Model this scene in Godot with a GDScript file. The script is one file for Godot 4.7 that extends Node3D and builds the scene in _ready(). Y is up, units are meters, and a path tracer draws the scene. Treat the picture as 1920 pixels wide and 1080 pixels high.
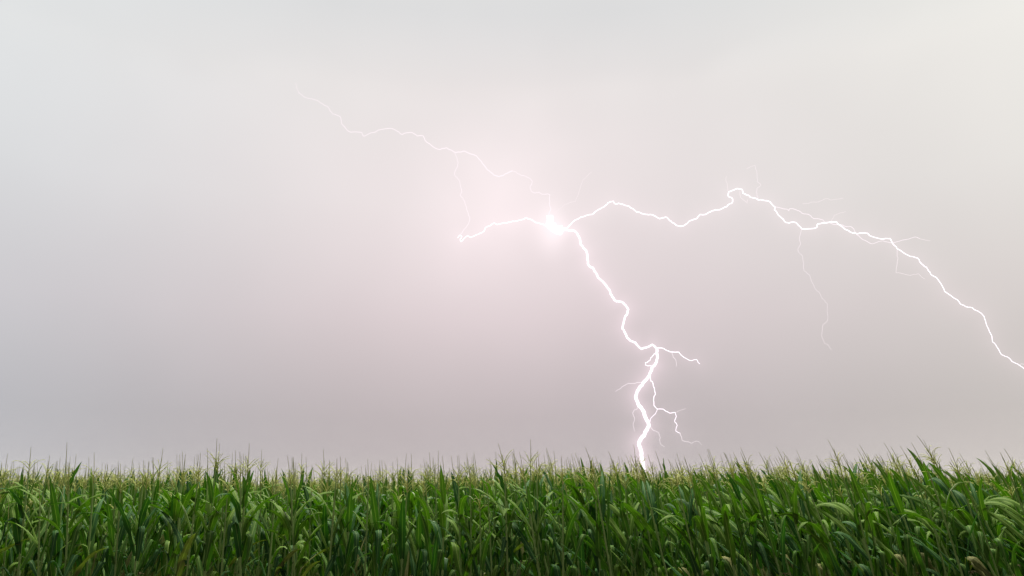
extends Node3D
# A thunderstorm over a corn field: a branched lightning bolt strikes behind tall corn under a pale overcast sky.

const EYE := 2.25           # height of the lens above the soil, metres
const FIRST_ROW := 10.3     # distance from the lens to the first row of corn
const ROW_GAP := 0.75
const PLANT_GAP := 0.17
const EXPOSURE := 4.8      # a phone exposed for the dark corn under a storm

var M := {}                 # materials by name
var plants := []            # prototypes: Node3D things built part by part
var far_meshes := []        # the same prototypes as one mesh each, for the field behind


# ---------------------------------------------------------------- geometry helpers
class Geo:
	var v := PackedVector3Array()
	var n := PackedVector3Array()
	var uv := PackedVector2Array()
	var ix := PackedInt32Array()

	# a sheet of ROWS x COLS points, already appended as v and uv from START on; normals are summed from its faces
	func sheet(start: int, rows: int, cols: int) -> void:
		for i in rows - 1:
			for j in cols - 1:
				var a := start + i * cols + j
				ix.append_array(PackedInt32Array([a, a + cols, a + 1, a + 1, a + cols, a + cols + 1]))
		var acc := PackedVector3Array()
		acc.resize(rows * cols)
		for i in rows - 1:
			for j in cols - 1:
				var a := start + i * cols + j
				var f := (v[a + 1] - v[a]).cross(v[a + cols] - v[a]) + (v[a + cols] - v[a + cols + 1]).cross(v[a + 1] - v[a + cols + 1])
				for k in [0, 1, cols, cols + 1]:
					acc[i * cols + j + k] += f
		for k in acc.size():
			n.append(acc[k].normalized() if acc[k].length() > 1e-12 else Vector3.UP)

	# a round tube along PTS with a radius for each
	func tube(pts: PackedVector3Array, rad: PackedFloat32Array, sides: int) -> void:
		var start := v.size()
		var side := Vector3.ZERO
		for i in pts.size():
			var t := (pts[mini(i + 1, pts.size() - 1)] - pts[maxi(i - 1, 0)]).normalized()
			if side == Vector3.ZERO:
				side = t.cross(Vector3.RIGHT if absf(t.x) < 0.8 else Vector3.FORWARD).normalized()
			side = (side - t * side.dot(t)).normalized()
			var other := t.cross(side)
			for j in sides + 1:
				var a := TAU * j / sides
				var d := side * cos(a) + other * sin(a)
				v.append(pts[i] + d * rad[i])
				n.append(d)
				uv.append(Vector2(float(j) / sides, float(i) / (pts.size() - 1)))
		for i in pts.size() - 1:
			for j in sides:
				var a := start + i * (sides + 1) + j
				ix.append_array(PackedInt32Array([a, a + sides + 1, a + 1, a + 1, a + sides + 1, a + sides + 2]))

	func arrays() -> Array:
		var a := []
		a.resize(Mesh.ARRAY_MAX)
		a[Mesh.ARRAY_VERTEX] = v
		a[Mesh.ARRAY_NORMAL] = n
		a[Mesh.ARRAY_TEX_UV] = uv
		a[Mesh.ARRAY_INDEX] = ix
		return a

	func mesh(m: Material) -> ArrayMesh:
		var am := ArrayMesh.new()
		am.add_surface_from_arrays(Mesh.PRIMITIVE_TRIANGLES, arrays())
		am.surface_set_material(0, m)
		return am

	func add(o: Geo) -> void:
		var first := v.size()
		v.append_array(o.v)
		n.append_array(o.n)
		uv.append_array(o.uv)
		for k in o.ix:
			ix.append(k + first)


func part(called: String, g: Geo, m: Material, parent: Node3D) -> MeshInstance3D:
	var o := MeshInstance3D.new()
	o.name = called
	o.mesh = g.mesh(m)
	parent.add_child(o, true)
	return o


func tag(o: Node, label: String, category := "", group := "", kind := "") -> void:
	o.set_meta("label", label)
	if category:
		o.set_meta("category", category)
	if group:
		o.set_meta("group", group)
	if kind:
		o.set_meta("kind", kind)


func ordinal(k: int) -> String:
	var end := "th"
	if k % 100 < 11 or k % 100 > 13:
		end = ["th", "st", "nd", "rd", "th", "th", "th", "th", "th", "th"][k % 10]
	return str(k) + end


# ---------------------------------------------------------------- sky
func srgb(r: float, g: float, b: float) -> Vector3:
	var c := Color(r / 255.0, g / 255.0, b / 255.0).srgb_to_linear()
	return Vector3(c.r, c.g, c.b)


# rain cloud: brightness by elevation, lit from within round the discharge, colder towards one side
func sky_color(az: float, el: float, stops: Array, noise: FastNoiseLite, dir: Vector3) -> Vector3:
	var c: Vector3 = stops[0][1]
	for k in stops.size() - 1:
		if el >= stops[k][0]:
			var t := clampf((el - stops[k][0]) / (stops[k + 1][0] - stops[k][0]), 0.0, 1.0)
			c = (stops[k][1] as Vector3).lerp(stops[k + 1][1], t)
	# the ragged underside of the higher cloud deck
	var edge := 28.6 + 0.03 * az + noise.get_noise_3dv(dir * 160.0) * 2.4
	c *= 1.0 - 0.03 * (smoothstep(edge - 1.0, edge + 1.4, el) - smoothstep(26.0, 31.0, el))
	# paler and colder to the left, paler and warmer to the right
	c += Vector3(0.024, 0.062, 0.084) * (1.0 - 0.4 * smoothstep(24.0, 33.0, el)) * smoothstep(8.0, 42.0, -az) * (1.0 - smoothstep(80.0, 150.0, absf(az)))
	c += Vector3(0.106, 0.10, 0.074) * smoothstep(8.0, 40.0, az) * (1.0 - smoothstep(80.0, 150.0, absf(az)))
	c += Vector3(0.075, 0.065, 0.055) * smoothstep(6.0, 34.0, az) * (1.0 - smoothstep(80.0, 150.0, absf(az))) * exp(-maxf(el, 0.0) / 8.0)
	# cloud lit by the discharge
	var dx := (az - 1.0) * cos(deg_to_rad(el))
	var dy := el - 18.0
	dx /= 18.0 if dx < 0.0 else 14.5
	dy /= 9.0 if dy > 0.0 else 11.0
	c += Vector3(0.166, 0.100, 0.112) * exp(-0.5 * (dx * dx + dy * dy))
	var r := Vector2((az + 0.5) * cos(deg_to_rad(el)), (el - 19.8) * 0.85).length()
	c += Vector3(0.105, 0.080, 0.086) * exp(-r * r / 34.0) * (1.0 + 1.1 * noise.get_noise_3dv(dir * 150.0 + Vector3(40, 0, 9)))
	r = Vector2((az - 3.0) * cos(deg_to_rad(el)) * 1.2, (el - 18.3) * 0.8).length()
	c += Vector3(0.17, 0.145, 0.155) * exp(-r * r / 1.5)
	# unseen sky to the sides and rear darkened to shade the corn fronts
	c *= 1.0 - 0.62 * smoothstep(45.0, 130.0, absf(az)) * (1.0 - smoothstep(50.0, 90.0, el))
	var cloud := noise.get_noise_3dv(dir * 90.0) * 0.06 + noise.get_noise_3dv(dir * 300.0 + Vector3(7, 3, 1)) * 0.008
	return c * (1.0 + cloud) / EXPOSURE


func make_sky() -> PanoramaSkyMaterial:
	var noise := FastNoiseLite.new()
	noise.seed = 11
	noise.frequency = 0.02
	noise.fractal_octaves = 4
	var stops := [
		[-90.0, srgb(120, 118, 116)], [-1.0, srgb(120, 118, 116)], [0.0, srgb(175, 169, 171)], [5.0, srgb(178, 173, 174)], [12.0, srgb(200, 194, 195)],
		[20.0, srgb(214, 212, 211)], [28.0, srgb(222, 221, 219)], [33.0, srgb(217, 219, 219)], [45.0, srgb(230, 230, 228)], [90.0, srgb(255, 255, 252)]]
	var w := 2048
	var h := 1024
	var im := Image.create(w, h, false, Image.FORMAT_RGBF)
	for y in h:
		var el := 90.0 - (y + 0.5) / h * 180.0
		if el < -2.0:
			var low: Vector3 = stops[0][1]
			im.fill_rect(Rect2i(0, y, w, h - y), Color(low.x, low.y, low.z))
			break
		for x in w:
			var az := wrapf((x + 0.5) / w * 360.0, -180.0, 180.0)   # column 0 is straight ahead
			var a := deg_to_rad(az)
			var e := deg_to_rad(el)
			var dir := Vector3(sin(a) * cos(e), sin(e), -cos(a) * cos(e))
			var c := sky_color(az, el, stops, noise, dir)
			im.set_pixel(x, y, Color(c.x, c.y, c.z))
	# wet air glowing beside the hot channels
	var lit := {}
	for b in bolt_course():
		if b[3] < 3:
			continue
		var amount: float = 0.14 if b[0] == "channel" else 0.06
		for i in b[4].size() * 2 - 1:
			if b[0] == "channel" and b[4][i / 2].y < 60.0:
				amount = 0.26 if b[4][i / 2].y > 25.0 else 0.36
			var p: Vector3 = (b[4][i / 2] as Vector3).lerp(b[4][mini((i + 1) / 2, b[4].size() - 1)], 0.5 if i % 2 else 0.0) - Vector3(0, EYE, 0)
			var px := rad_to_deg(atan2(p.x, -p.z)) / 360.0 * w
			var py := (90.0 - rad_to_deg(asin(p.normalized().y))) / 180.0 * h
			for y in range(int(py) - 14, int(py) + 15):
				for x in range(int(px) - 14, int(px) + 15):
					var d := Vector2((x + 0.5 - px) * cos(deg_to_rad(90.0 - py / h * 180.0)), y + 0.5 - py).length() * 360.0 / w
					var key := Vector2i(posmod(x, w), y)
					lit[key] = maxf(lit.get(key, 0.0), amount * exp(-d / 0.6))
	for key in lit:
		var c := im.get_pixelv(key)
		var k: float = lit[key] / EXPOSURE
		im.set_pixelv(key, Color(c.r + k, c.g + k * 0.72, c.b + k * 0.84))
	var sky := PanoramaSkyMaterial.new()
	sky.panorama = ImageTexture.create_from_image(im)
	return sky


# ---------------------------------------------------------------- materials
func leaf_texture(seed_number: int, base: Color, rib: Color) -> ImageTexture:
	var fine := FastNoiseLite.new()
	fine.seed = seed_number
	fine.frequency = 0.045
	var veins := FastNoiseLite.new()
	veins.seed = seed_number + 5
	veins.frequency = 0.35
	var w := 128
	var h := 256
	var im := Image.create(w, h, false, Image.FORMAT_RGB8)
	for y in h:
		for x in w:
			var u := (x + 0.5) / w
			var from_rib := absf(u - 0.5)
			var vein := veins.get_noise_2d(x, y * 0.015)
			var c := base * (1.0 + 0.30 * vein + 0.26 * fine.get_noise_2d(x, y * 0.35))
			var blotch := smoothstep(0.42, 0.6, fine.get_noise_2d(x * 1.7 + 300.0, y * 0.8 + 91.0))
			c = c.lerp(Color(base.r * 2.0, base.g * 1.35, base.b * 1.3), blotch * 0.5)
			c = c.lerp(rib, 1.0 - smoothstep(0.022, 0.05, from_rib))
			c = c.lerp(Color(base.r * 1.6, base.g * 1.25, base.b * 1.2), smoothstep(0.465, 0.49, from_rib) * 0.7)
			im.set_pixel(x, y, c.clamp().linear_to_srgb())
	im.generate_mipmaps()
	return ImageTexture.create_from_image(im)


func mat(called: String, base: Color, rough: float, spec := 0.5) -> StandardMaterial3D:
	var m := StandardMaterial3D.new()
	m.resource_name = called
	m.albedo_color = base.linear_to_srgb()
	m.roughness = rough
	m.metallic_specular = spec
	m.cull_mode = BaseMaterial3D.CULL_DISABLED
	M[called] = m
	return m


func glow(called: String, c: Color, energy: float) -> void:
	var m := mat(called, Color(0, 0, 0), 1.0, 0.0)
	m.emission_enabled = true
	m.emission = c
	m.emission_energy_multiplier = energy / EXPOSURE


func make_materials() -> void:
	var a := leaf_texture(3, Color(0.064, 0.144, 0.029), Color(0.26, 0.36, 0.11))
	var b := leaf_texture(8, Color(0.042, 0.110, 0.034), Color(0.20, 0.29, 0.10))
	var c := leaf_texture(14, Color(0.088, 0.168, 0.027), Color(0.28, 0.38, 0.11))
	var dry := leaf_texture(19, Color(0.175, 0.185, 0.075), Color(0.33, 0.33, 0.15))
	var tints := {"leaf_dry": [dry, Color(1, 1, 1)], "leaf_mid": [a, Color(1, 1, 1)], "leaf_dark": [b, Color(0.86, 0.9, 0.9)], "leaf_light": [c, Color(1, 1, 1)], "leaf_blue": [b, Color(0.95, 1.0, 1.0)]}
	for k in tints:
		var m := mat(k, Color(1, 1, 1), 0.6, 0.2)
		m.albedo_color = tints[k][1]
		m.albedo_texture = tints[k][0]
		m.backlight_enabled = true
		m.backlight = Color(0.58, 0.74, 0.26)
	mat("stalk", Color(0.26, 0.38, 0.13), 0.6, 0.3)
	mat("husk", Color(0.19, 0.27, 0.10), 0.6)
	mat("silk", Color(0.15, 0.12, 0.05), 0.8)
	for t in [["tassel_green", Color(0.44, 0.50, 0.15)], ["tassel_tan", Color(0.43, 0.45, 0.15)]]:
		var m := mat(t[0], t[1], 0.7)
		m.backlight_enabled = true
		m.backlight = Color(0.6, 0.6, 0.35)
	mat("tassel_spike", Color(0.31, 0.32, 0.12), 0.8, 0.3)
	glow("bolt_faint", Color(1.0, 0.95, 0.96), 1.0)
	glow("bolt_dim", Color(1.0, 0.95, 0.97), 1.05)
	glow("bolt_clear", Color(1.0, 0.95, 0.97), 1.08)
	glow("bolt_bright", Color(1.0, 0.95, 0.99), 1.7)
	var soil := mat("soil", Color(0.085, 0.062, 0.042), 0.95)
	var nt := NoiseTexture2D.new()
	nt.width = 512
	nt.height = 512
	nt.seamless = true
	var fn := FastNoiseLite.new()
	fn.seed = 21
	fn.frequency = 0.02
	fn.fractal_octaves = 5
	nt.noise = fn
	var ramp := Gradient.new()
	ramp.set_color(0, Color(0.55, 0.55, 0.55))
	ramp.set_color(1, Color(1, 1, 1))
	nt.color_ramp = ramp
	soil.albedo_texture = nt
	soil.uv1_triplanar = true
	soil.uv1_world_triplanar = true
	soil.uv1_scale = Vector3(0.3, 0.3, 0.3)


# ---------------------------------------------------------------- a corn plant
# one strap leaf: leaves the stalk at P towards AZIM at elevation RISE, bends down by DROOP (sharply at KINK if that is under 1), blown towards -x by WIND
func leaf(r: RandomNumberGenerator, p: Vector3, azim: float, length: float, width: float, rise: float, droop: float, kink: float, wind: float) -> Geo:
	var g := Geo.new()
	var rows := 15
	var d := Vector3(cos(azim), 0, sin(azim))
	var pos := p
	var roll := r.randf_range(-0.25, 0.25)
	var roll_end := r.randf_range(-1.3, 1.3)
	var sway := r.randf_range(-0.5, 0.5)
	var ph := r.randf() * TAU
	var ph2 := r.randf() * TAU
	var ripple := r.randf_range(0.05, 0.16)
	var fold_over := r.randf_range(0.05, 0.16)
	var power := r.randf_range(1.1, 1.8)
	for i in rows:
		var t := float(i) / (rows - 1)
		var e := rise - droop * pow(t, power)
		if kink < 1.0:
			e = rise - 0.2 * t - droop * smoothstep(kink - fold_over, kink + fold_over * 1.4, t) - 0.2 * maxf(t - kink, 0.0)
		e = maxf(e, -1.53)
		var out := d.rotated(Vector3.UP, sway * t)
		var tan := (out * cos(e) + Vector3.UP * sin(e) + Vector3(-wind * (0.35 + 0.9 * t), 0, 0)).normalized()
		var flat := Vector3.UP.cross(out).normalized()
		flat = (flat - tan * flat.dot(tan)).normalized()
		var side := flat.rotated(tan, roll + (roll_end - roll) * t * t)
		var up := tan.cross(side).normalized() * -1.0
		var w := 0.5 * width * minf(1.0, 0.5 + 2.0 * t) * pow(maxf(1.0 - pow(t, 2.3), 0.0), 0.85)
		var fold := lerpf(0.75, 0.22, minf(1.0, t * 2.2))
		for j in 5:
			var u := (j - 2) / 2.0
			var wave := ripple * width * sin(t * 21.0 + (ph if u < 0 else ph2)) * absf(u) * absf(u) * smoothstep(0.0, 0.25, t)
			g.v.append(pos + side * u * w + up * (fold * absf(u) * w + wave * (w / (0.5 * width))))
			g.uv.append(Vector2((u + 1.0) / 2.0, t))
		pos += tan * length / (rows - 1)
	g.sheet(0, rows, 5)
	return g


func tassel(r: RandomNumberGenerator, p: Vector3, lean: Vector3, wind: float) -> Array:
	var spike := Geo.new()
	var top := r.randf_range(0.24, 0.38)
	var axis := (Vector3.UP + lean * 1.6).normalized()
	var pts := PackedVector3Array()
	var rad := PackedFloat32Array()
	for i in 9:
		var t := i / 8.0
		pts.append(p + axis * t * top + Vector3(-wind * 0.10 * t * t, 0, 0))
		rad.append(lerpf(0.0050, 0.0016, t) * (1.0 + 0.22 * (i % 2)))
	spike.tube(pts, rad, 5)
	var sprays := Geo.new()
	var count := r.randi_range(5, 10)
	var drop := r.randf_range(0.6, 1.9)
	for k in count:
		var az := TAU * k / count * 2.618 + r.randf_range(-0.4, 0.4)
		var e := r.randf_range(0.65, 1.25)
		var length := r.randf_range(0.13, 0.24)
		var pos := p + axis * (0.10 * k / count * top / 0.3)
		var q := PackedVector3Array()
		var rr := PackedFloat32Array()
		for i in 7:
			var t := i / 6.0
			q.append(pos)
			rr.append(lerpf(0.0044, 0.0020, t) * (0.8 + 0.45 * (i % 2)))
			var ee := e - drop * t * t
			pos += (Vector3(cos(az) * cos(ee), sin(ee), sin(az) * cos(ee)) + Vector3(-wind * 0.5, 0, 0)).normalized() * length / 6.0
		sprays.tube(q, rr, 4)
	return [spike, sprays]


func make_plant(seed_number: int, wind: float) -> void:
	var r := RandomNumberGenerator.new()
	r.seed = seed_number
	var kinds := {"calm": wind < 0.25}
	var pieces := []       # [name, Geo, material name]
	var neck := r.randf_range(2.24, 2.42)
	var bow := Vector3(-wind * 0.16 + r.randf_range(-0.05, 0.05), 0, r.randf_range(-0.05, 0.05))
	var at := func(h: float) -> Vector3: return Vector3(0, h, 0) + bow * pow(h / 2.4, 2.0)
	# stalk with its joints and the sheaths that thicken it above them
	var joints := []
	var h := 0.10
	while h < neck - 0.24:
		joints.append(h)
		h += lerpf(0.14, 0.2, clampf(h / 1.5, 0, 1)) * r.randf_range(0.9, 1.1)
	var pts := PackedVector3Array([at.call(0.0)])
	var rad := PackedFloat32Array([0.015])
	for k in joints.size():
		var j: float = joints[k]
		var thick := lerpf(0.0145, 0.0095, j / neck)
		for s in [[-0.012, 1.0], [0.0, 1.22], [0.014, 1.22], [0.05, 1.08]]:
			pts.append(at.call(j + s[0]))
			rad.append(thick * s[1])
	pts.append(at.call(neck))
	rad.append(0.0058)
	var stem := Geo.new()
	stem.tube(pts, rad, 7)
	pieces.append(["stalk", stem, "stalk"])
	# leaves in two ranks
	var plane := r.randf() * TAU
	var first := maxi(2, joints.size() - 6 - seed_number % 2)
	var upright := r.randf() < 0.55
	for k in range(first, joints.size()):
		var j: float = joints[k]
		var from_top := joints.size() - 1 - k
		var az := plane + PI * (k % 2) + r.randf_range(-0.55, 0.55)
		var rise := r.randf_range(1.1, 1.38)
		var droop := r.randf_range(2.1, 3.1)
		var length := r.randf_range(0.78, 1.0)
		var width := r.randf_range(0.076, 0.102)
		var kink := 2.0
		if from_top == 0:
			rise = r.randf_range(1.25, 1.5)
			droop = r.randf_range(0.1, 0.7)
			length = r.randf_range(0.38, 0.56)
			width = r.randf_range(0.058, 0.076)
		elif from_top <= 2:
			rise = r.randf_range(1.1, 1.35)
			droop = r.randf_range(0.3, 1.2) if upright else r.randf_range(1.0, 2.4)
			length = r.randf_range(0.58, 0.8)
			width = r.randf_range(0.072, 0.094)
		elif r.randf() < 0.5:
			kink = r.randf_range(0.25, 0.55)
			droop = r.randf_range(2.0, 2.9)
		else:
			droop = r.randf_range(0.4, 1.2)
		var c: String = ["leaf_mid", "leaf_mid", "leaf_dark", "leaf_blue", "leaf_light"][r.randi_range(0, 4)]
		if from_top <= 2 and r.randf() < 0.5:
			c = "leaf_light"
		if from_top >= 5 and r.randf() < 0.16:
			c = "leaf_dry"
		pieces.append(["leaf", leaf(r, at.call(j + 0.05) + Vector3(cos(az), 0, sin(az)) * 0.006, az, length, width, rise, droop, kink, wind), c])
	# tassel: a central spike and side sprays
	var tint: String = "tassel_green" if r.randf() < 0.6 else "tassel_tan"
	var ts := tassel(r, at.call(neck), bow / 1.2, wind)
	pieces.append(["tassel_spike", ts[0], "tassel_spike"])
	if seed_number % 3 > 0:
		pieces.append(["tassel_sprays", ts[1], tint])
	# an ear on some of them
	var ear := seed_number % 5 < 2
	if ear:
		var eg := Geo.new()
		var j: float = joints[maxi(0, joints.size() - 6)]
		var az := r.randf() * TAU
		var axis := (Vector3(cos(az), 0, sin(az)) * 0.42 + Vector3.UP).normalized()
		var q := PackedVector3Array()
		var rr := PackedFloat32Array()
		for i in 8:
			var t := i / 7.0
			q.append(at.call(j) + Vector3(cos(az), 0, sin(az)) * 0.012 + axis * 0.23 * t)
			rr.append(0.027 * sin(PI * (0.12 + 0.80 * t)))
		eg.tube(q, rr, 8)
		pieces.append(["ear", eg, "husk"])
		var sg := Geo.new()
		for k in 5:
			var s := PackedVector3Array()
			var sr := PackedFloat32Array()
			var pos: Vector3 = q[7]
			var dir := axis + Vector3(r.randf_range(-0.6, 0.6), 0, r.randf_range(-0.6, 0.6))
			for i in 5:
				s.append(pos)
				sr.append(0.004 - 0.0005 * i)
				pos += dir.normalized() * 0.018
				dir.y -= 0.55
			sg.tube(s, sr, 4)
		pieces.append(["silk", sg, "silk"])
	# as a thing with parts
	var root := Node3D.new()
	root.name = "corn_plant"
	for p in pieces:
		var o := part(p[0], p[1], M[p[2]], root)
		if p[0] == "tassel_sprays":
			o.set_meta("kind", "stuff")
	var look := ("upright" if upright else "drooping") + " top leaves" + (" and ear" if ear else "")
	plants.append({"root": root, "look": look, "calm": kinds.calm})
	# as one mesh
	var by := {}
	for p in pieces:
		if not by.has(p[2]):
			by[p[2]] = Geo.new()
		(by[p[2]] as Geo).add(p[1])
	var am := ArrayMesh.new()
	for k in by:
		am.add_surface_from_arrays(Mesh.PRIMITIVE_TRIANGLES, (by[k] as Geo).arrays())
		am.surface_set_material(am.get_surface_count() - 1, M[k])
	far_meshes.append({"mesh": am, "calm": kinds.calm})


# how strongly the gust leans the corn at X, Z (radians towards -x), and how tall the stand is there
func gust(x: float, z: float) -> float:
	return 0.24 * smoothstep(-2.5, 6.5, x * FIRST_ROW / maxf(FIRST_ROW, -z)) + 0.0


func stand_height(x: float, z: float) -> float:
	return 0.984 + 0.036 * smoothstep(-4.0, 2.0, x) + 0.012 * sin(x * 1.3 + 0.5 * z) + 0.012 * sin(x * 0.43 - z * 0.21 + 2.0)


func plant_at(r: RandomNumberGenerator, x: float, z: float) -> Transform3D:
	var s := stand_height(x, z) * clampf(r.randfn(1.0, 0.032), 0.90, 1.08) * (r.randf_range(0.84, 0.95) if r.randf() < 0.12 else 1.0)
	var lean := gust(x, z) * r.randf_range(0.6, 1.25) + r.randfn(0.0, 0.045)
	var b := Basis(Vector3.BACK, lean) * Basis(Vector3.RIGHT, r.randfn(0.0, 0.05)) * Basis(Vector3.UP, r.randf_range(-0.6, 0.6))
	return Transform3D(b.scaled(Vector3.ONE * s / cos(lean)), Vector3(x, 0, z))


func make_corn() -> void:
	for k in 10:
		make_plant(100 + k, 0.12)
	for k in 10:
		make_plant(300 + k, 0.34)
	var r := RandomNumberGenerator.new()
	r.seed = 77
	var half := tan(deg_to_rad(39.43) / 2.0) * 16.0 / 9.0
	var spots := []         # [row, x, z] of the plants one can tell apart
	var rest := []          # per prototype: transforms for the field behind
	for k in far_meshes.size():
		rest.append([])
	var row := 0
	var z := -FIRST_ROW
	while z > -300.0:
		var near := z > -130.0
		var gap := PLANT_GAP if near else 0.55
		var reach := half * -z + (3.0 if near else 8.0)
		var x := -reach + r.randf() * gap
		while x < reach:
			var px := x + r.randfn(0.0, 0.03)
			var pz := z + r.randfn(0.0, 0.035)
			if row < 4 and absf(px) < half * -pz * 1.015 and spots.size() < 300:
				spots.append([row, px, pz])
			else:
				var windy := r.randf() < smoothstep(-3.0, 4.0, px * FIRST_ROW / -pz)
				var k := r.randi_range(0, 9) + (10 if windy else 0)
				rest[k].append(plant_at(r, px, pz))
			x += gap * r.randf_range(0.75, 1.25)
		row += 1
		z -= ROW_GAP if near else 1.5
	var counts := [0, 0, 0, 0]
	var row_names := ["front", "second", "third", "fourth"]
	var used := {}
	for s in spots:
		counts[s[0]] += 1
		var windy := r.randf() < smoothstep(-3.0, 4.0, s[1])
		var k := r.randi_range(0, 9) + (10 if windy else 0)
		var p: Dictionary = plants[k]
		var o: Node3D = p.root if not used.has(k) else (p.root as Node3D).duplicate()
		used[k] = true
		o.name = "corn_plant" if s == spots[0] else "corn_plant_%03d" % (counts[0] + counts[1] + counts[2] + counts[3] - 1)
		add_child(o, true)
		o.transform = plant_at(r, s[1], s[2])
		var stance := "bent " if o.transform.basis.y.normalized().x < -0.14 else ""
		tag(o, "%scorn plant with %s, %s from left in the %s row" % [stance, p.look, ordinal(counts[s[0]]), row_names[s[0]]], "corn plant", "corn plants along the front of the field")
	for k in plants.size():
		if not used.has(k):
			(plants[k].root as Node).free()
	var field := Node3D.new()
	field.name = "corn_field"
	tag(field, "dense corn rows running back to the horizon behind the front rows", "corn field", "", "stuff")
	add_child(field)
	for k in far_meshes.size():
		var mm := MultiMesh.new()
		mm.transform_format = MultiMesh.TRANSFORM_3D
		mm.mesh = far_meshes[k].mesh
		mm.instance_count = rest[k].size()
		for i in rest[k].size():
			mm.set_instance_transform(i, rest[k][i])
		var o := MultiMeshInstance3D.new()
		o.name = "corn_rows"
		o.multimesh = mm
		o.set_meta("kind", "stuff")
		field.add_child(o, true)


# ---------------------------------------------------------------- the lightning
func make_lightning() -> void:
	var root := Node3D.new()
	root.name = "lightning_bolt"
	add_child(root)
	tag(root, "forked white lightning bolt striking down behind the corn, with long side arms", "lightning")
	var r := RandomNumberGenerator.new()
	r.seed = 5
	# each: part, radius at its start and end, brightness, course in metres
	for b in bolt_course():
		var course: Array = b[4]
		var pts := PackedVector3Array()
		var rad := PackedFloat32Array()
		for i in course.size():
			var t := float(i) / (course.size() - 1)
			var w := lerpf(b[1], b[2], t)
			pts.append(course[i])
			rad.append(w * r.randf_range(0.93, 1.07))
			if i + 1 < course.size():
				var a: Vector3 = course[i]
				var c: Vector3 = course[i + 1]
				var jag := minf(0.22, a.distance_to(c) * 0.13)
				pts.append(a.lerp(c, r.randf_range(0.35, 0.65)) + Vector3(r.randf_range(-jag, jag), r.randf_range(-jag, jag), r.randf_range(-jag, jag)))
				rad.append(w * r.randf_range(0.93, 1.07))
		var g := Geo.new()
		g.tube(pts, rad, 6)
		part(b[0], g, M[["bolt_faint", "bolt_dim", "bolt_clear", "bolt_bright"][b[3]]], root)
	# the light of the stroke, just in front of its brightest knot
	var flash := OmniLight3D.new()
	flash.name = "lightning_flash"
	flash.light_color = Color(1.0, 0.93, 0.95)
	flash.light_energy = 40000.0 / EXPOSURE
	flash.light_size = 8.0
	flash.omni_range = 3000.0
	flash.omni_attenuation = 2.0
	flash.shadow_enabled = true
	flash.position = Vector3(18.5, 110.0, -330.0)
	add_child(flash)


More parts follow.
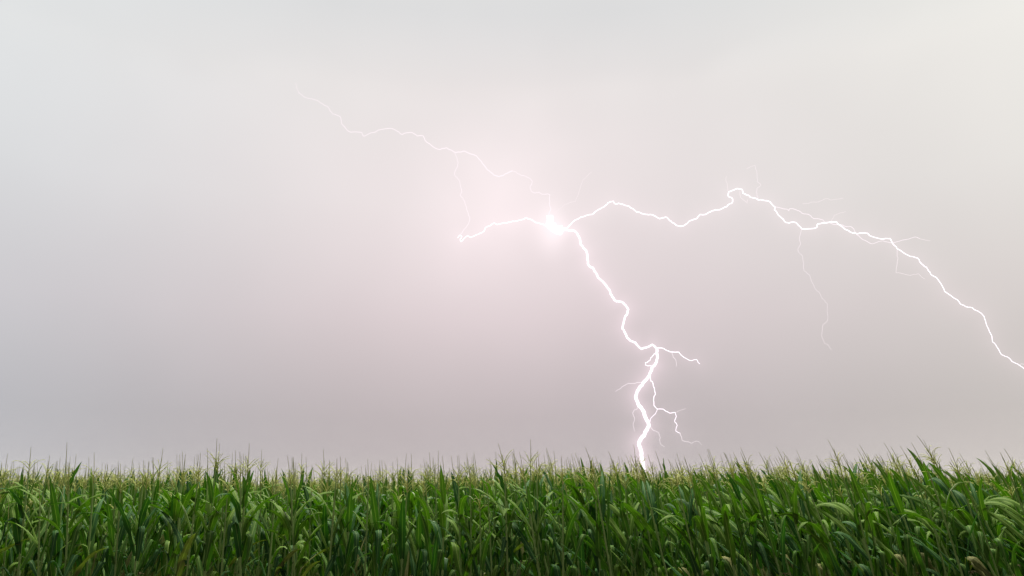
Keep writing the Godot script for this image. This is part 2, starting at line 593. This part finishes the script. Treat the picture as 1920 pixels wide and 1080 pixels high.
func bolt_course() -> Array:
	return [
	["channel", 0.47, 0.45, 3, [Vector3(22.7, 122.4, -362.1), Vector3(24.3, 122.5, -362.4), Vector3(26.3, 122.6, -362.7), Vector3(28.1, 122.5, -363.0), Vector3(29.6, 122.3, -363.2), Vector3(30.9, 121.4, -363.7), Vector3(31.7, 120.0, -364.4), Vector3(32.5, 117.9, -365.4), Vector3(32.8, 116.3, -366.1), Vector3(34.1, 114.9, -366.8), Vector3(35.4, 113.8, -367.4), Vector3(35.9, 112.4, -368.1), Vector3(36.0, 110.3, -369.1), Vector3(36.3, 108.2, -370.0), Vector3(37.0, 107.0, -370.6), Vector3(37.8, 106.5, -370.8), Vector3(38.8, 106.3, -370.8), Vector3(39.6, 104.6, -371.5), Vector3(40.7, 103.4, -372.0), Vector3(41.2, 102.0, -372.5), Vector3(42.7, 100.7, -372.9), Vector3(44.5, 99.0, -373.3), Vector3(45.6, 97.5, -373.7), Vector3(47.1, 95.5, -374.2), Vector3(47.3, 94.3, -374.5), Vector3(48.1, 93.0, -374.7), Vector3(49.1, 91.5, -375.0), Vector3(50.1, 90.7, -374.9), Vector3(51.3, 90.6, -374.7), Vector3(52.6, 90.3, -374.5), Vector3(53.6, 89.3, -374.4), Vector3(54.3, 88.7, -374.4), Vector3(55.0, 87.7, -374.4), Vector3(55.5, 86.7, -374.4), Vector3(55.0, 84.7, -374.9), Vector3(54.2, 83.7, -375.2), Vector3(53.7, 82.2, -375.5), Vector3(53.2, 80.2, -375.8), Vector3(52.6, 77.6, -376.0), Vector3(53.5, 76.0, -375.7), Vector3(54.2, 74.4, -375.4), Vector3(54.6, 73.1, -375.2), Vector3(55.8, 71.7, -374.8), Vector3(57.0, 71.1, -374.3), Vector3(58.1, 70.6, -373.9), Vector3(59.2, 68.9, -373.3), Vector3(60.8, 67.2, -372.5), Vector3(62.2, 67.7, -372.0), Vector3(63.9, 68.1, -371.5), Vector3(65.6, 69.0, -370.9), Vector3(66.9, 67.6, -370.1), Vector3(67.5, 66.5, -369.6)]],
	["channel", 0.61, 0.94, 3, [Vector3(67.5, 66.5, -369.6), Vector3(67.2, 64.7, -369.4), Vector3(67.4, 62.6, -368.7), Vector3(66.8, 60.5, -368.4), Vector3(65.7, 58.8, -368.3), Vector3(64.5, 57.6, -368.4), Vector3(63.8, 55.8, -368.0), Vector3(63.2, 54.3, -367.7), Vector3(61.9, 52.5, -367.5), Vector3(60.3, 51.0, -367.5), Vector3(59.5, 49.5, -367.1), Vector3(58.0, 48.0, -367.0), Vector3(57.1, 46.8, -366.7), Vector3(56.2, 44.3, -365.9), Vector3(56.6, 42.0, -364.7), Vector3(57.1, 39.9, -363.5), Vector3(58.3, 38.1, -362.2), Vector3(59.0, 36.4, -361.1), Vector3(59.2, 34.6, -360.2), Vector3(59.7, 32.9, -359.2), Vector3(60.3, 30.5, -357.8), Vector3(59.2, 28.6, -357.3), Vector3(58.2, 26.9, -357.1), Vector3(57.0, 25.6, -357.0), Vector3(55.9, 23.9, -356.7), Vector3(55.3, 22.1, -356.3), Vector3(55.8, 20.2, -355.5), Vector3(56.1, 18.6, -354.8), Vector3(56.0, 16.5, -354.4), Vector3(56.3, 14.7, -353.8), Vector3(56.5, 11.6, -353.2), Vector3(56.1, 8.7, -353.1), Vector3(56.2, 6.0, -353.0), Vector3(55.7, 3.8, -353.3), Vector3(55.9, 0.3, -353.6)]],
	["arm", 0.13, 0.23, 3, [Vector3(-24.4, 112.7, -344.0), Vector3(-23.7, 113.9, -343.9), Vector3(-22.5, 113.6, -344.7), Vector3(-23.3, 112.4, -344.9), Vector3(-23.0, 111.4, -345.5), Vector3(-22.3, 111.9, -345.7), Vector3(-21.6, 112.9, -345.6), Vector3(-20.9, 113.7, -345.7), Vector3(-20.0, 114.3, -346.0), Vector3(-18.8, 113.9, -347.0), Vector3(-17.6, 114.5, -347.4), Vector3(-16.2, 115.4, -347.9), Vector3(-14.6, 116.4, -348.5), Vector3(-12.7, 117.6, -349.1), Vector3(-12.4, 118.5, -348.8), Vector3(-11.9, 119.3, -348.8), Vector3(-10.0, 120.3, -349.5), Vector3(-8.1, 121.8, -350.0), Vector3(-6.9, 121.3, -350.9), Vector3(-5.9, 121.7, -351.3), Vector3(-4.2, 122.4, -351.9), Vector3(-2.5, 122.7, -352.7), Vector3(-0.7, 123.4, -353.3), Vector3(1.0, 123.9, -354.0), Vector3(3.2, 124.7, -354.7), Vector3(5.5, 125.5, -355.5), Vector3(6.7, 126.3, -355.7), Vector3(8.0, 126.0, -356.3), Vector3(9.0, 125.7, -356.8), Vector3(11.0, 124.7, -357.9), Vector3(13.0, 124.5, -358.7), Vector3(15.6, 124.0, -359.7)]],
	["branch", 0.11, 0.16, 1, [Vector3(-98.8, 181.3, -338.4), Vector3(-96.9, 179.7, -337.5), Vector3(-94.8, 177.8, -336.4), Vector3(-91.8, 176.7, -335.4), Vector3(-88.8, 175.4, -334.4), Vector3(-87.0, 173.6, -333.5), Vector3(-85.3, 172.2, -332.8), Vector3(-83.7, 171.4, -332.3), Vector3(-82.6, 170.0, -331.7), Vector3(-81.6, 168.0, -330.9), Vector3(-80.7, 166.7, -330.4), Vector3(-78.8, 166.0, -330.0), Vector3(-76.7, 164.7, -329.3), Vector3(-76.0, 162.1, -328.5), Vector3(-74.9, 159.7, -327.6), Vector3(-73.0, 157.2, -326.7), Vector3(-70.9, 155.7, -326.2), Vector3(-68.6, 156.0, -326.4), Vector3(-66.5, 155.8, -326.4), Vector3(-65.7, 154.3, -326.0), Vector3(-64.9, 153.7, -325.9)]],
	["arm", 0.12, 0.25, 2, [Vector3(-64.9, 153.7, -325.9), Vector3(-63.2, 155.0, -326.4), Vector3(-61.2, 156.0, -327.0), Vector3(-59.3, 157.4, -327.7), Vector3(-57.3, 158.2, -328.3), Vector3(-55.2, 158.8, -328.9), Vector3(-53.4, 159.0, -329.4), Vector3(-52.2, 158.6, -329.6), Vector3(-51.0, 157.8, -329.7), Vector3(-49.8, 156.8, -329.7), Vector3(-48.7, 156.4, -329.9), Vector3(-47.1, 157.6, -330.7), Vector3(-45.8, 158.1, -331.4), Vector3(-44.0, 157.8, -331.9), Vector3(-42.3, 156.7, -332.2), Vector3(-41.2, 157.2, -332.7), Vector3(-40.0, 157.4, -333.3), Vector3(-39.0, 155.0, -332.9), Vector3(-37.1, 153.6, -333.4), Vector3(-35.4, 152.2, -333.7), Vector3(-33.0, 151.3, -334.5), Vector3(-31.2, 152.3, -335.6), Vector3(-29.6, 153.0, -336.5), Vector3(-27.5, 152.3, -337.4), Vector3(-25.4, 151.4, -338.2), Vector3(-23.5, 152.1, -339.3), Vector3(-21.9, 153.1, -340.3), Vector3(-19.3, 152.3, -341.5), Vector3(-16.4, 151.8, -342.8), Vector3(-15.2, 150.4, -343.1), Vector3(-13.7, 148.5, -343.6), Vector3(-12.0, 146.6, -344.2), Vector3(-10.3, 145.1, -345.0), Vector3(-8.3, 143.6, -345.9), Vector3(-5.9, 143.3, -347.1), Vector3(-4.4, 144.1, -347.8), Vector3(-3.2, 145.2, -348.4), Vector3(-1.5, 146.3, -349.2), Vector3(0.2, 147.4, -350.0)]],
	["branch", 0.15, 0.18, 1, [Vector3(0.2, 147.4, -350.0), Vector3(2.5, 146.5, -350.9), Vector3(4.5, 145.7, -351.6), Vector3(6.3, 145.7, -352.3), Vector3(7.8, 145.1, -352.9), Vector3(8.8, 144.5, -353.2), Vector3(9.5, 143.5, -353.5), Vector3(9.3, 142.2, -353.5), Vector3(8.5, 141.0, -353.3), Vector3(8.7, 139.8, -353.5), Vector3(9.0, 138.8, -353.6), Vector3(10.0, 138.2, -354.1), Vector3(10.8, 138.0, -354.4), Vector3(11.8, 138.4, -354.7), Vector3(12.8, 138.7, -354.9), Vector3(13.3, 138.3, -355.1), Vector3(14.0, 137.9, -355.4), Vector3(16.1, 138.1, -356.0), Vector3(17.9, 138.0, -356.5)]],
	["arm", 0.15, 0.27, 2, [Vector3(17.9, 138.0, -356.5), Vector3(17.6, 136.0, -356.7), Vector3(17.6, 133.7, -357.2), Vector3(18.3, 131.6, -357.9), Vector3(17.6, 129.9, -358.2), Vector3(17.3, 128.9, -358.5), Vector3(17.9, 126.6, -359.4)]],
	["arm", 0.23, 0.21, 3, [Vector3(23.2, 122.9, -362.0), Vector3(24.8, 123.3, -362.2), Vector3(26.3, 123.6, -362.3), Vector3(27.0, 124.5, -362.0), Vector3(28.1, 125.5, -361.8), Vector3(30.1, 127.2, -361.3), Vector3(32.6, 128.5, -361.1), Vector3(35.1, 129.2, -360.9), Vector3(37.9, 129.7, -360.7), Vector3(38.7, 130.1, -360.5), Vector3(39.4, 130.8, -360.2), Vector3(40.9, 131.8, -359.8), Vector3(42.7, 132.7, -359.4), Vector3(44.2, 133.6, -359.0), Vector3(45.4, 134.8, -358.5), Vector3(46.6, 135.2, -358.2), Vector3(47.9, 135.4, -358.0), Vector3(48.6, 134.1, -358.1), Vector3(50.3, 134.2, -357.7), Vector3(52.3, 133.5, -357.3), Vector3(54.4, 132.6, -356.9), Vector3(55.6, 131.7, -356.8), Vector3(56.8, 131.1, -356.5), Vector3(57.5, 130.3, -356.5), Vector3(58.3, 129.5, -356.5), Vector3(60.6, 128.5, -355.9), Vector3(63.0, 127.7, -355.1), Vector3(64.4, 127.5, -354.5), Vector3(65.5, 127.1, -354.1), Vector3(66.9, 126.2, -353.8), Vector3(68.5, 125.0, -353.3), Vector3(69.8, 125.2, -352.5), Vector3(71.0, 125.3, -351.9), Vector3(72.1, 124.4, -351.6), Vector3(73.2, 123.2, -351.3), Vector3(74.4, 122.1, -351.1), Vector3(75.3, 121.1, -351.0), Vector3(77.0, 120.3, -350.2), Vector3(78.5, 120.2, -349.3), Vector3(79.4, 120.7, -348.5), Vector3(80.2, 121.2, -347.7), Vector3(81.5, 121.9, -346.6), Vector3(82.5, 122.1, -345.8), Vector3(83.8, 122.3, -344.9), Vector3(84.4, 123.1, -344.2), Vector3(85.0, 123.6, -343.5), Vector3(86.9, 123.2, -342.4), Vector3(88.3, 123.8, -341.2), Vector3(89.5, 124.2, -340.2), Vector3(90.9, 124.3, -339.2), Vector3(92.4, 124.0, -338.3), Vector3(93.8, 124.4, -337.2), Vector3(95.2, 124.7, -336.2), Vector3(95.8, 125.5, -335.6), Vector3(97.0, 125.7, -334.7), Vector3(97.4, 126.5, -334.3), Vector3(97.4, 127.5, -334.1), Vector3(96.6, 128.4, -334.4), Vector3(95.8, 129.0, -334.8), Vector3(95.7, 130.0, -334.8), Vector3(95.9, 131.1, -334.5), Vector3(97.3, 131.3, -333.6), Vector3(98.7, 131.7, -332.7), Vector3(99.9, 131.4, -332.0), Vector3(101.1, 130.9, -331.4), Vector3(101.3, 129.2, -331.5), Vector3(102.3, 128.5, -331.0), Vector3(103.3, 127.9, -330.5), Vector3(104.0, 126.8, -330.2), Vector3(105.0, 126.4, -329.8), Vector3(106.2, 125.9, -329.2), Vector3(107.0, 125.1, -329.0), Vector3(108.6, 124.8, -328.2), Vector3(110.0, 124.3, -327.7), Vector3(110.8, 124.0, -327.4), Vector3(112.0, 122.7, -327.2), Vector3(113.3, 121.2, -327.1), Vector3(113.1, 120.1, -327.5), Vector3(114.4, 118.2, -327.6), Vector3(115.4, 117.0, -327.6), Vector3(116.7, 115.8, -327.7), Vector3(117.6, 114.5, -327.9), Vector3(119.1, 114.1, -327.6), Vector3(120.7, 114.4, -327.1), Vector3(122.3, 113.5, -327.1), Vector3(123.6, 112.3, -327.4), Vector3(124.3, 111.5, -327.6), Vector3(126.7, 111.4, -327.3), Vector3(129.4, 111.5, -327.0), Vector3(130.5, 112.1, -326.7), Vector3(130.6, 113.2, -326.2), Vector3(132.8, 113.6, -326.0), Vector3(135.1, 113.8, -326.0), Vector3(137.0, 114.1, -326.1), Vector3(138.9, 114.1, -326.3), Vector3(139.9, 113.1, -326.8), Vector3(141.5, 112.4, -327.4), Vector3(143.0, 111.4, -328.1), Vector3(144.8, 110.9, -328.7), Vector3(146.7, 110.2, -329.5), Vector3(149.0, 110.1, -330.1)]],
	["arm", 0.19, 0.15, 3, [Vector3(149.0, 110.1, -330.1), Vector3(151.3, 110.5, -330.5), Vector3(153.9, 110.7, -331.3), Vector3(155.9, 109.7, -332.4), Vector3(159.0, 109.3, -333.7), Vector3(162.3, 109.3, -335.0), Vector3(164.0, 109.7, -335.5), Vector3(165.7, 109.9, -336.1), Vector3(167.0, 108.3, -337.3), Vector3(168.3, 107.4, -338.3), Vector3(169.9, 106.3, -339.5), Vector3(173.3, 105.2, -341.5), Vector3(176.7, 104.3, -343.5), Vector3(179.2, 104.1, -344.6), Vector3(182.0, 103.8, -346.1), Vector3(183.1, 102.6, -347.1), Vector3(185.1, 101.5, -348.5), Vector3(187.4, 100.7, -349.9), Vector3(188.8, 99.3, -351.2), Vector3(190.2, 98.1, -352.3), Vector3(192.1, 97.4, -353.5), Vector3(194.1, 96.7, -354.6), Vector3(196.4, 94.9, -356.4), Vector3(198.5, 92.5, -358.1), Vector3(198.9, 91.6, -358.6), Vector3(202.7, 90.1, -360.7), Vector3(206.6, 88.6, -362.7), Vector3(207.9, 87.5, -363.5), Vector3(209.1, 86.7, -364.3), Vector3(211.3, 86.1, -365.3), Vector3(213.2, 85.8, -366.1), Vector3(214.5, 85.9, -366.6), Vector3(216.4, 85.1, -367.4), Vector3(218.9, 84.5, -368.5), Vector3(220.7, 83.7, -369.3), Vector3(222.2, 82.3, -370.0), Vector3(222.9, 80.1, -370.5), Vector3(223.6, 77.6, -371.0), Vector3(224.5, 75.4, -371.4), Vector3(225.6, 73.2, -371.8), Vector3(225.4, 70.4, -371.6), Vector3(226.9, 69.2, -372.0), Vector3(228.1, 66.7, -372.1), Vector3(229.0, 64.4, -372.1), Vector3(230.9, 63.7, -372.5), Vector3(232.8, 63.0, -372.9), Vector3(234.0, 61.2, -372.8), Vector3(235.5, 60.5, -373.0), Vector3(237.0, 59.8, -373.2), Vector3(239.2, 58.0, -373.2), Vector3(242.3, 56.0, -373.2), Vector3(245.8, 53.7, -372.9), Vector3(247.4, 50.1, -371.8), Vector3(250.5, 46.8, -370.6)]],
	["branch", 0.08, 0.11, 1, [Vector3(237.0, 59.8, -373.2), Vector3(238.6, 60.4, -373.6), Vector3(240.2, 60.2, -373.9), Vector3(242.9, 60.7, -374.5)]],
	["branch", 0.11, 0.14, 2, [Vector3(-25.9, 151.0, -337.9), Vector3(-24.9, 148.7, -338.0), Vector3(-24.3, 146.3, -337.9), Vector3(-24.5, 144.3, -337.5), Vector3(-25.4, 142.2, -336.9), Vector3(-25.8, 140.3, -336.5), Vector3(-24.6, 138.8, -337.1), Vector3(-23.4, 137.2, -337.8), Vector3(-23.0, 134.8, -338.1), Vector3(-22.5, 132.5, -338.7), Vector3(-23.2, 130.9, -338.5), Vector3(-22.0, 129.9, -339.3), Vector3(-21.3, 128.7, -340.0), Vector3(-20.8, 126.9, -340.7), Vector3(-20.4, 125.4, -341.4), Vector3(-19.7, 123.7, -342.4), Vector3(-19.0, 122.2, -343.3), Vector3(-19.0, 121.1, -343.7), Vector3(-19.5, 119.7, -344.0), Vector3(-20.9, 117.4, -344.0), Vector3(-22.3, 115.4, -344.0), Vector3(-23.0, 114.4, -344.0), Vector3(-23.7, 113.9, -343.9)]],
	["branch", 0.15, 0.11, 2, [Vector3(113.3, 121.2, -327.1), Vector3(115.7, 120.4, -326.3), Vector3(118.2, 119.7, -325.8), Vector3(118.7, 119.0, -325.9), Vector3(119.1, 119.9, -325.5), Vector3(120.1, 119.8, -325.2), Vector3(121.4, 119.3, -325.1), Vector3(122.7, 118.7, -325.0), Vector3(124.0, 117.6, -325.1), Vector3(125.5, 117.3, -325.0), Vector3(127.1, 116.8, -325.0), Vector3(128.0, 115.9, -325.2), Vector3(128.9, 115.3, -325.4), Vector3(130.5, 115.3, -325.4), Vector3(131.8, 115.0, -325.4), Vector3(133.3, 114.2, -325.8), Vector3(135.1, 114.0, -325.9), Vector3(137.3, 113.2, -326.5), Vector3(138.7, 113.1, -326.7), Vector3(140.2, 113.1, -326.9), Vector3(142.2, 112.8, -327.3), Vector3(144.2, 112.5, -327.8), Vector3(145.7, 112.6, -328.1), Vector3(147.0, 111.9, -328.8), Vector3(148.2, 110.3, -329.8), Vector3(149.6, 109.3, -330.6), Vector3(150.7, 108.6, -331.3), Vector3(152.4, 107.9, -332.1), Vector3(154.6, 107.2, -333.1), Vector3(156.8, 106.8, -334.1), Vector3(158.9, 107.6, -334.4), Vector3(161.0, 108.3, -334.9), Vector3(163.3, 108.3, -335.8), Vector3(165.9, 108.2, -336.9), Vector3(169.6, 109.0, -338.1), Vector3(172.7, 110.1, -339.0), Vector3(175.9, 110.9, -340.1), Vector3(177.7, 111.6, -340.6), Vector3(179.4, 112.2, -341.1), Vector3(181.9, 111.9, -342.4)]],
	["branch", 0.10, 0.07, 0, [Vector3(181.9, 111.9, -342.4), Vector3(184.4, 111.8, -343.6), Vector3(186.3, 111.8, -344.5), Vector3(188.2, 111.8, -345.4)]],
	["branch", 0.06, 0.10, 1, [Vector3(106.8, 141.2, -328.9), Vector3(107.1, 138.0, -328.3), Vector3(107.0, 134.9, -328.2), Vector3(106.9, 133.2, -328.2), Vector3(107.9, 132.2, -327.7), Vector3(108.0, 131.2, -327.7), Vector3(107.2, 130.7, -328.1), Vector3(106.6, 130.3, -328.5), Vector3(106.3, 128.7, -328.8), Vector3(106.5, 127.2, -328.9), Vector3(107.0, 125.3, -328.9)]],
	["branch", 0.07, 0.07, 0, [Vector3(103.4, 140.3, -330.4), Vector3(105.1, 141.0, -329.7), Vector3(106.8, 141.2, -328.9)]],
	["branch", 0.07, 0.08, 0, [Vector3(95.5, 138.5, -334.6), Vector3(95.1, 136.5, -334.7), Vector3(95.6, 134.4, -334.5), Vector3(95.7, 131.4, -334.6)]],
	["branch", 0.10, 0.10, 0, [Vector3(100.1, 130.4, -332.0), Vector3(100.1, 129.0, -332.2), Vector3(100.4, 127.5, -332.2), Vector3(101.8, 125.8, -331.7), Vector3(102.8, 124.5, -331.4), Vector3(103.0, 126.1, -331.0)]],
	["branch", 0.07, 0.07, 0, [Vector3(124.1, 121.5, -323.9), Vector3(125.7, 121.6, -323.7), Vector3(127.6, 122.0, -323.4), Vector3(129.6, 122.0, -323.3), Vector3(131.9, 122.6, -323.1), Vector3(134.5, 123.5, -322.9), Vector3(136.1, 122.9, -323.2), Vector3(138.7, 123.4, -323.3), Vector3(141.6, 124.0, -323.6)]],
	["branch", 0.08, 0.06, 0, [Vector3(136.3, 114.0, -326.0), Vector3(136.9, 115.3, -325.6), Vector3(137.6, 116.8, -325.1), Vector3(140.2, 117.8, -325.1), Vector3(142.8, 118.6, -325.3)]],
	["branch", 0.08, 0.05, 1, [Vector3(124.3, 111.5, -327.6), Vector3(124.0, 110.5, -328.2), Vector3(123.5, 108.2, -329.4), Vector3(124.2, 105.9, -330.5), Vector3(123.7, 104.5, -331.4), Vector3(123.4, 103.1, -332.2), Vector3(124.3, 102.0, -332.7), Vector3(125.5, 100.9, -333.0), Vector3(126.2, 98.0, -334.5), Vector3(126.7, 95.1, -336.0), Vector3(128.1, 94.0, -336.3), Vector3(129.3, 92.9, -336.7), Vector3(130.4, 90.3, -337.8), Vector3(131.7, 87.9, -338.7), Vector3(133.8, 86.1, -339.3), Vector3(134.8, 84.1, -339.9), Vector3(136.0, 83.0, -340.3), Vector3(137.2, 81.7, -340.7), Vector3(137.1, 78.3, -341.4), Vector3(137.2, 74.8, -341.9)]],
	["branch", 0.08, 0.06, 0, [Vector3(137.2, 74.8, -341.9), Vector3(135.9, 73.2, -342.0), Vector3(134.9, 72.5, -342.0), Vector3(134.4, 69.9, -342.0), Vector3(133.9, 67.3, -341.9), Vector3(134.7, 64.2, -341.6), Vector3(136.4, 63.2, -341.5), Vector3(137.2, 61.3, -341.2)]],
	["branch", 0.11, 0.07, 0, [Vector3(169.9, 106.3, -339.5), Vector3(170.2, 104.4, -340.5), Vector3(170.9, 102.7, -341.6), Vector3(170.7, 99.7, -342.9), Vector3(170.5, 96.6, -344.2), Vector3(174.3, 96.5, -345.8), Vector3(178.6, 96.3, -347.8), Vector3(180.9, 97.0, -348.5), Vector3(183.0, 97.5, -349.3), Vector3(185.0, 96.4, -350.7), Vector3(186.9, 95.7, -351.8)]],
	["branch", 0.09, 0.07, 0, [Vector3(20.1, 129.1, -359.1), Vector3(22.2, 131.7, -358.8), Vector3(24.7, 133.8, -358.7), Vector3(27.3, 134.9, -358.8), Vector3(30.1, 135.7, -358.9), Vector3(31.1, 138.2, -358.5), Vector3(31.9, 140.6, -358.3), Vector3(32.7, 143.4, -358.1), Vector3(33.7, 146.1, -358.0), Vector3(35.8, 148.0, -358.0), Vector3(37.9, 150.2, -358.0)]],
	["branch", 0.07, 0.12, 0, [Vector3(-101.6, 187.5, -341.0), Vector3(-100.5, 186.1, -340.3), Vector3(-100.6, 184.8, -339.9), Vector3(-99.2, 182.6, -339.0), Vector3(-98.4, 180.9, -338.3)]],
	["branch", 0.19, 0.11, 3, [Vector3(67.6, 67.3, -369.8), Vector3(69.4, 67.1, -368.9), Vector3(70.9, 66.2, -368.0), Vector3(72.4, 65.3, -367.1), Vector3(74.0, 64.7, -366.2), Vector3(75.3, 64.5, -365.5), Vector3(76.6, 64.4, -364.7), Vector3(77.2, 63.3, -364.2), Vector3(77.7, 62.5, -363.6), Vector3(78.7, 61.4, -362.8), Vector3(79.5, 60.8, -362.1), Vector3(81.4, 59.8, -360.8), Vector3(82.5, 60.2, -360.3), Vector3(83.3, 60.2, -359.8), Vector3(83.8, 58.8, -359.1), Vector3(84.4, 58.0, -358.5)]],
	["branch", 0.12, 0.08, 2, [Vector3(74.0, 64.7, -366.2), Vector3(73.8, 63.4, -365.9), Vector3(74.0, 62.3, -365.6), Vector3(74.6, 61.5, -365.0), Vector3(74.9, 60.9, -364.6), Vector3(75.0, 59.4, -364.1), Vector3(74.8, 57.6, -363.6)]],
	["branch", 0.15, 0.15, 3, [Vector3(66.9, 64.7, -369.5), Vector3(66.0, 64.3, -369.8), Vector3(65.2, 63.3, -369.9), Vector3(64.4, 62.5, -370.0), Vector3(64.1, 61.5, -369.8), Vector3(63.1, 60.8, -370.0), Vector3(61.9, 60.3, -370.3), Vector3(61.8, 59.3, -370.0), Vector3(62.9, 58.7, -369.4), Vector3(64.3, 58.6, -368.8)]],
	["branch", 0.13, 0.08, 2, [Vector3(60.1, 51.0, -367.6), Vector3(58.2, 50.9, -368.2), Vector3(56.3, 50.5, -368.6), Vector3(54.9, 50.5, -369.0), Vector3(53.5, 50.6, -369.5), Vector3(52.0, 49.8, -369.6), Vector3(50.6, 49.1, -369.6), Vector3(49.3, 47.9, -369.4), Vector3(47.5, 46.9, -369.3)]],
	["branch", 0.19, 0.11, 3, [Vector3(63.5, 55.0, -367.9), Vector3(63.3, 53.0, -367.1), Vector3(63.4, 51.4, -366.5), Vector3(64.2, 50.3, -365.7), Vector3(64.2, 49.0, -365.1), Vector3(64.5, 47.0, -364.0), Vector3(64.7, 44.9, -363.0), Vector3(63.8, 43.4, -362.6), Vector3(63.6, 41.4, -361.7), Vector3(63.4, 39.7, -360.9), Vector3(64.1, 38.6, -360.1), Vector3(64.7, 37.9, -359.5), Vector3(66.9, 37.8, -358.4), Vector3(68.0, 36.7, -357.3), Vector3(69.2, 35.9, -356.3), Vector3(70.3, 35.9, -355.7), Vector3(71.6, 36.0, -355.1), Vector3(71.8, 34.3, -354.1), Vector3(71.1, 32.9, -353.7), Vector3(70.9, 31.5, -353.0), Vector3(71.6, 30.2, -352.1), Vector3(71.0, 29.1, -351.8), Vector3(70.7, 27.7, -351.3), Vector3(72.2, 26.7, -350.0)]],
	["branch", 0.11, 0.07, 2, [Vector3(72.2, 26.7, -350.0), Vector3(72.6, 25.0, -349.0), Vector3(72.8, 23.4, -348.2), Vector3(74.3, 22.9, -347.0), Vector3(76.0, 22.1, -345.6), Vector3(77.7, 23.0, -344.9), Vector3(78.7, 22.7, -344.2), Vector3(79.5, 21.3, -343.1)]],
	["branch", 0.11, 0.11, 3, [Vector3(64.7, 37.9, -359.5), Vector3(63.9, 36.4, -359.1), Vector3(62.8, 35.2, -359.0), Vector3(61.9, 34.3, -358.9), Vector3(61.1, 33.3, -358.8), Vector3(60.7, 31.9, -358.3), Vector3(60.8, 30.4, -357.6)]],
	["branch", 0.14, 0.08, 2, [Vector3(60.3, 30.2, -357.7), Vector3(61.3, 29.2, -356.8), Vector3(62.0, 28.2, -356.0), Vector3(63.1, 27.7, -355.3), Vector3(63.9, 27.2, -354.7), Vector3(64.3, 25.1, -353.6), Vector3(63.9, 23.5, -353.1), Vector3(64.3, 21.8, -352.2), Vector3(65.5, 21.1, -351.3)]],
	["branch", 0.15, 0.08, 1, [Vector3(57.1, 39.7, -363.4), Vector3(56.0, 38.2, -363.1), Vector3(54.8, 37.8, -363.3), Vector3(54.0, 36.5, -362.9), Vector3(54.3, 35.0, -362.1), Vector3(54.6, 33.6, -361.3), Vector3(54.0, 32.1, -360.9), Vector3(53.7, 30.7, -360.3), Vector3(54.1, 28.2, -359.1)]],
	["branch", 0.08, 0.06, 0, [Vector3(72.0, 36.0, -354.8), Vector3(73.8, 36.9, -354.3), Vector3(76.0, 37.7, -353.5)]],
	["flash", 1.66, 1.96, 3, [Vector3(17.8, 128.5, -358.8), Vector3(18.1, 127.0, -359.3), Vector3(17.9, 125.4, -359.8), Vector3(18.6, 124.3, -360.5), Vector3(20.2, 123.2, -361.3), Vector3(22.0, 122.2, -362.1), Vector3(21.5, 120.7, -362.6)]],
	["flash", 1.06, 2.11, 3, [Vector3(16.1, 124.3, -359.8), Vector3(17.6, 123.7, -360.4), Vector3(19.1, 122.9, -361.1), Vector3(20.9, 122.3, -361.8), Vector3(22.7, 122.7, -362.0), Vector3(23.7, 122.7, -362.2)]],
	]


func _ready() -> void:
	var cam := Camera3D.new()
	cam.name = "camera"
	cam.position = Vector3(0, EYE, 0)
	cam.rotation_degrees = Vector3(14.23, 0, 0)
	cam.fov = 39.43
	cam.near = 0.1
	cam.far = 4000.0
	cam.current = true
	add_child(cam)

	var env := Environment.new()
	env.background_mode = Environment.BG_SKY
	env.sky = Sky.new()
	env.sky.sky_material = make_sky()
	env.tonemap_mode = Environment.TONE_MAPPER_LINEAR
	env.tonemap_exposure = EXPOSURE
	env.sdfgi_enabled = true
	env.ssao_enabled = true
	env.ssil_enabled = true
	var world := WorldEnvironment.new()
	world.name = "world"
	world.environment = env
	add_child(world)

	# daylight through the cloud deck
	var sun := DirectionalLight3D.new()
	sun.name = "overcast_sun"
	sun.light_color = Color(1.0, 0.97, 0.91)
	sun.light_energy = 0.5
	sun.light_angular_distance = 20.0
	sun.shadow_enabled = true
	sun.rotation_degrees = Vector3(-72, 165, 0)
	add_child(sun)

	env.volumetric_fog_enabled = true
	env.volumetric_fog_density = 0.0

	make_materials()

	var ground := MeshInstance3D.new()
	ground.name = "ground"
	var plane := PlaneMesh.new()
	plane.size = Vector2(3000, 3000)
	ground.mesh = plane
	ground.material_override = M["soil"]
	add_child(ground)
	tag(ground, "dark bare soil between the corn rows", "", "", "structure")

	make_corn()
	make_lightning()

	# fine rain drifting low over the field
	var mist := FogVolume.new()
	mist.name = "rain_mist"
	mist.shape = RenderingServer.FOG_VOLUME_SHAPE_BOX
	mist.size = Vector3(500, 5.0, 290)
	mist.position = Vector3(0, 2.4, -165)
	var fm := FogMaterial.new()
	fm.density = 0.0025
	fm.albedo = Color(0.98, 0.98, 0.97)
	mist.material = fm
	add_child(mist)
	tag(mist, "thin pale mist of rain over the far corn", "", "", "stuff")
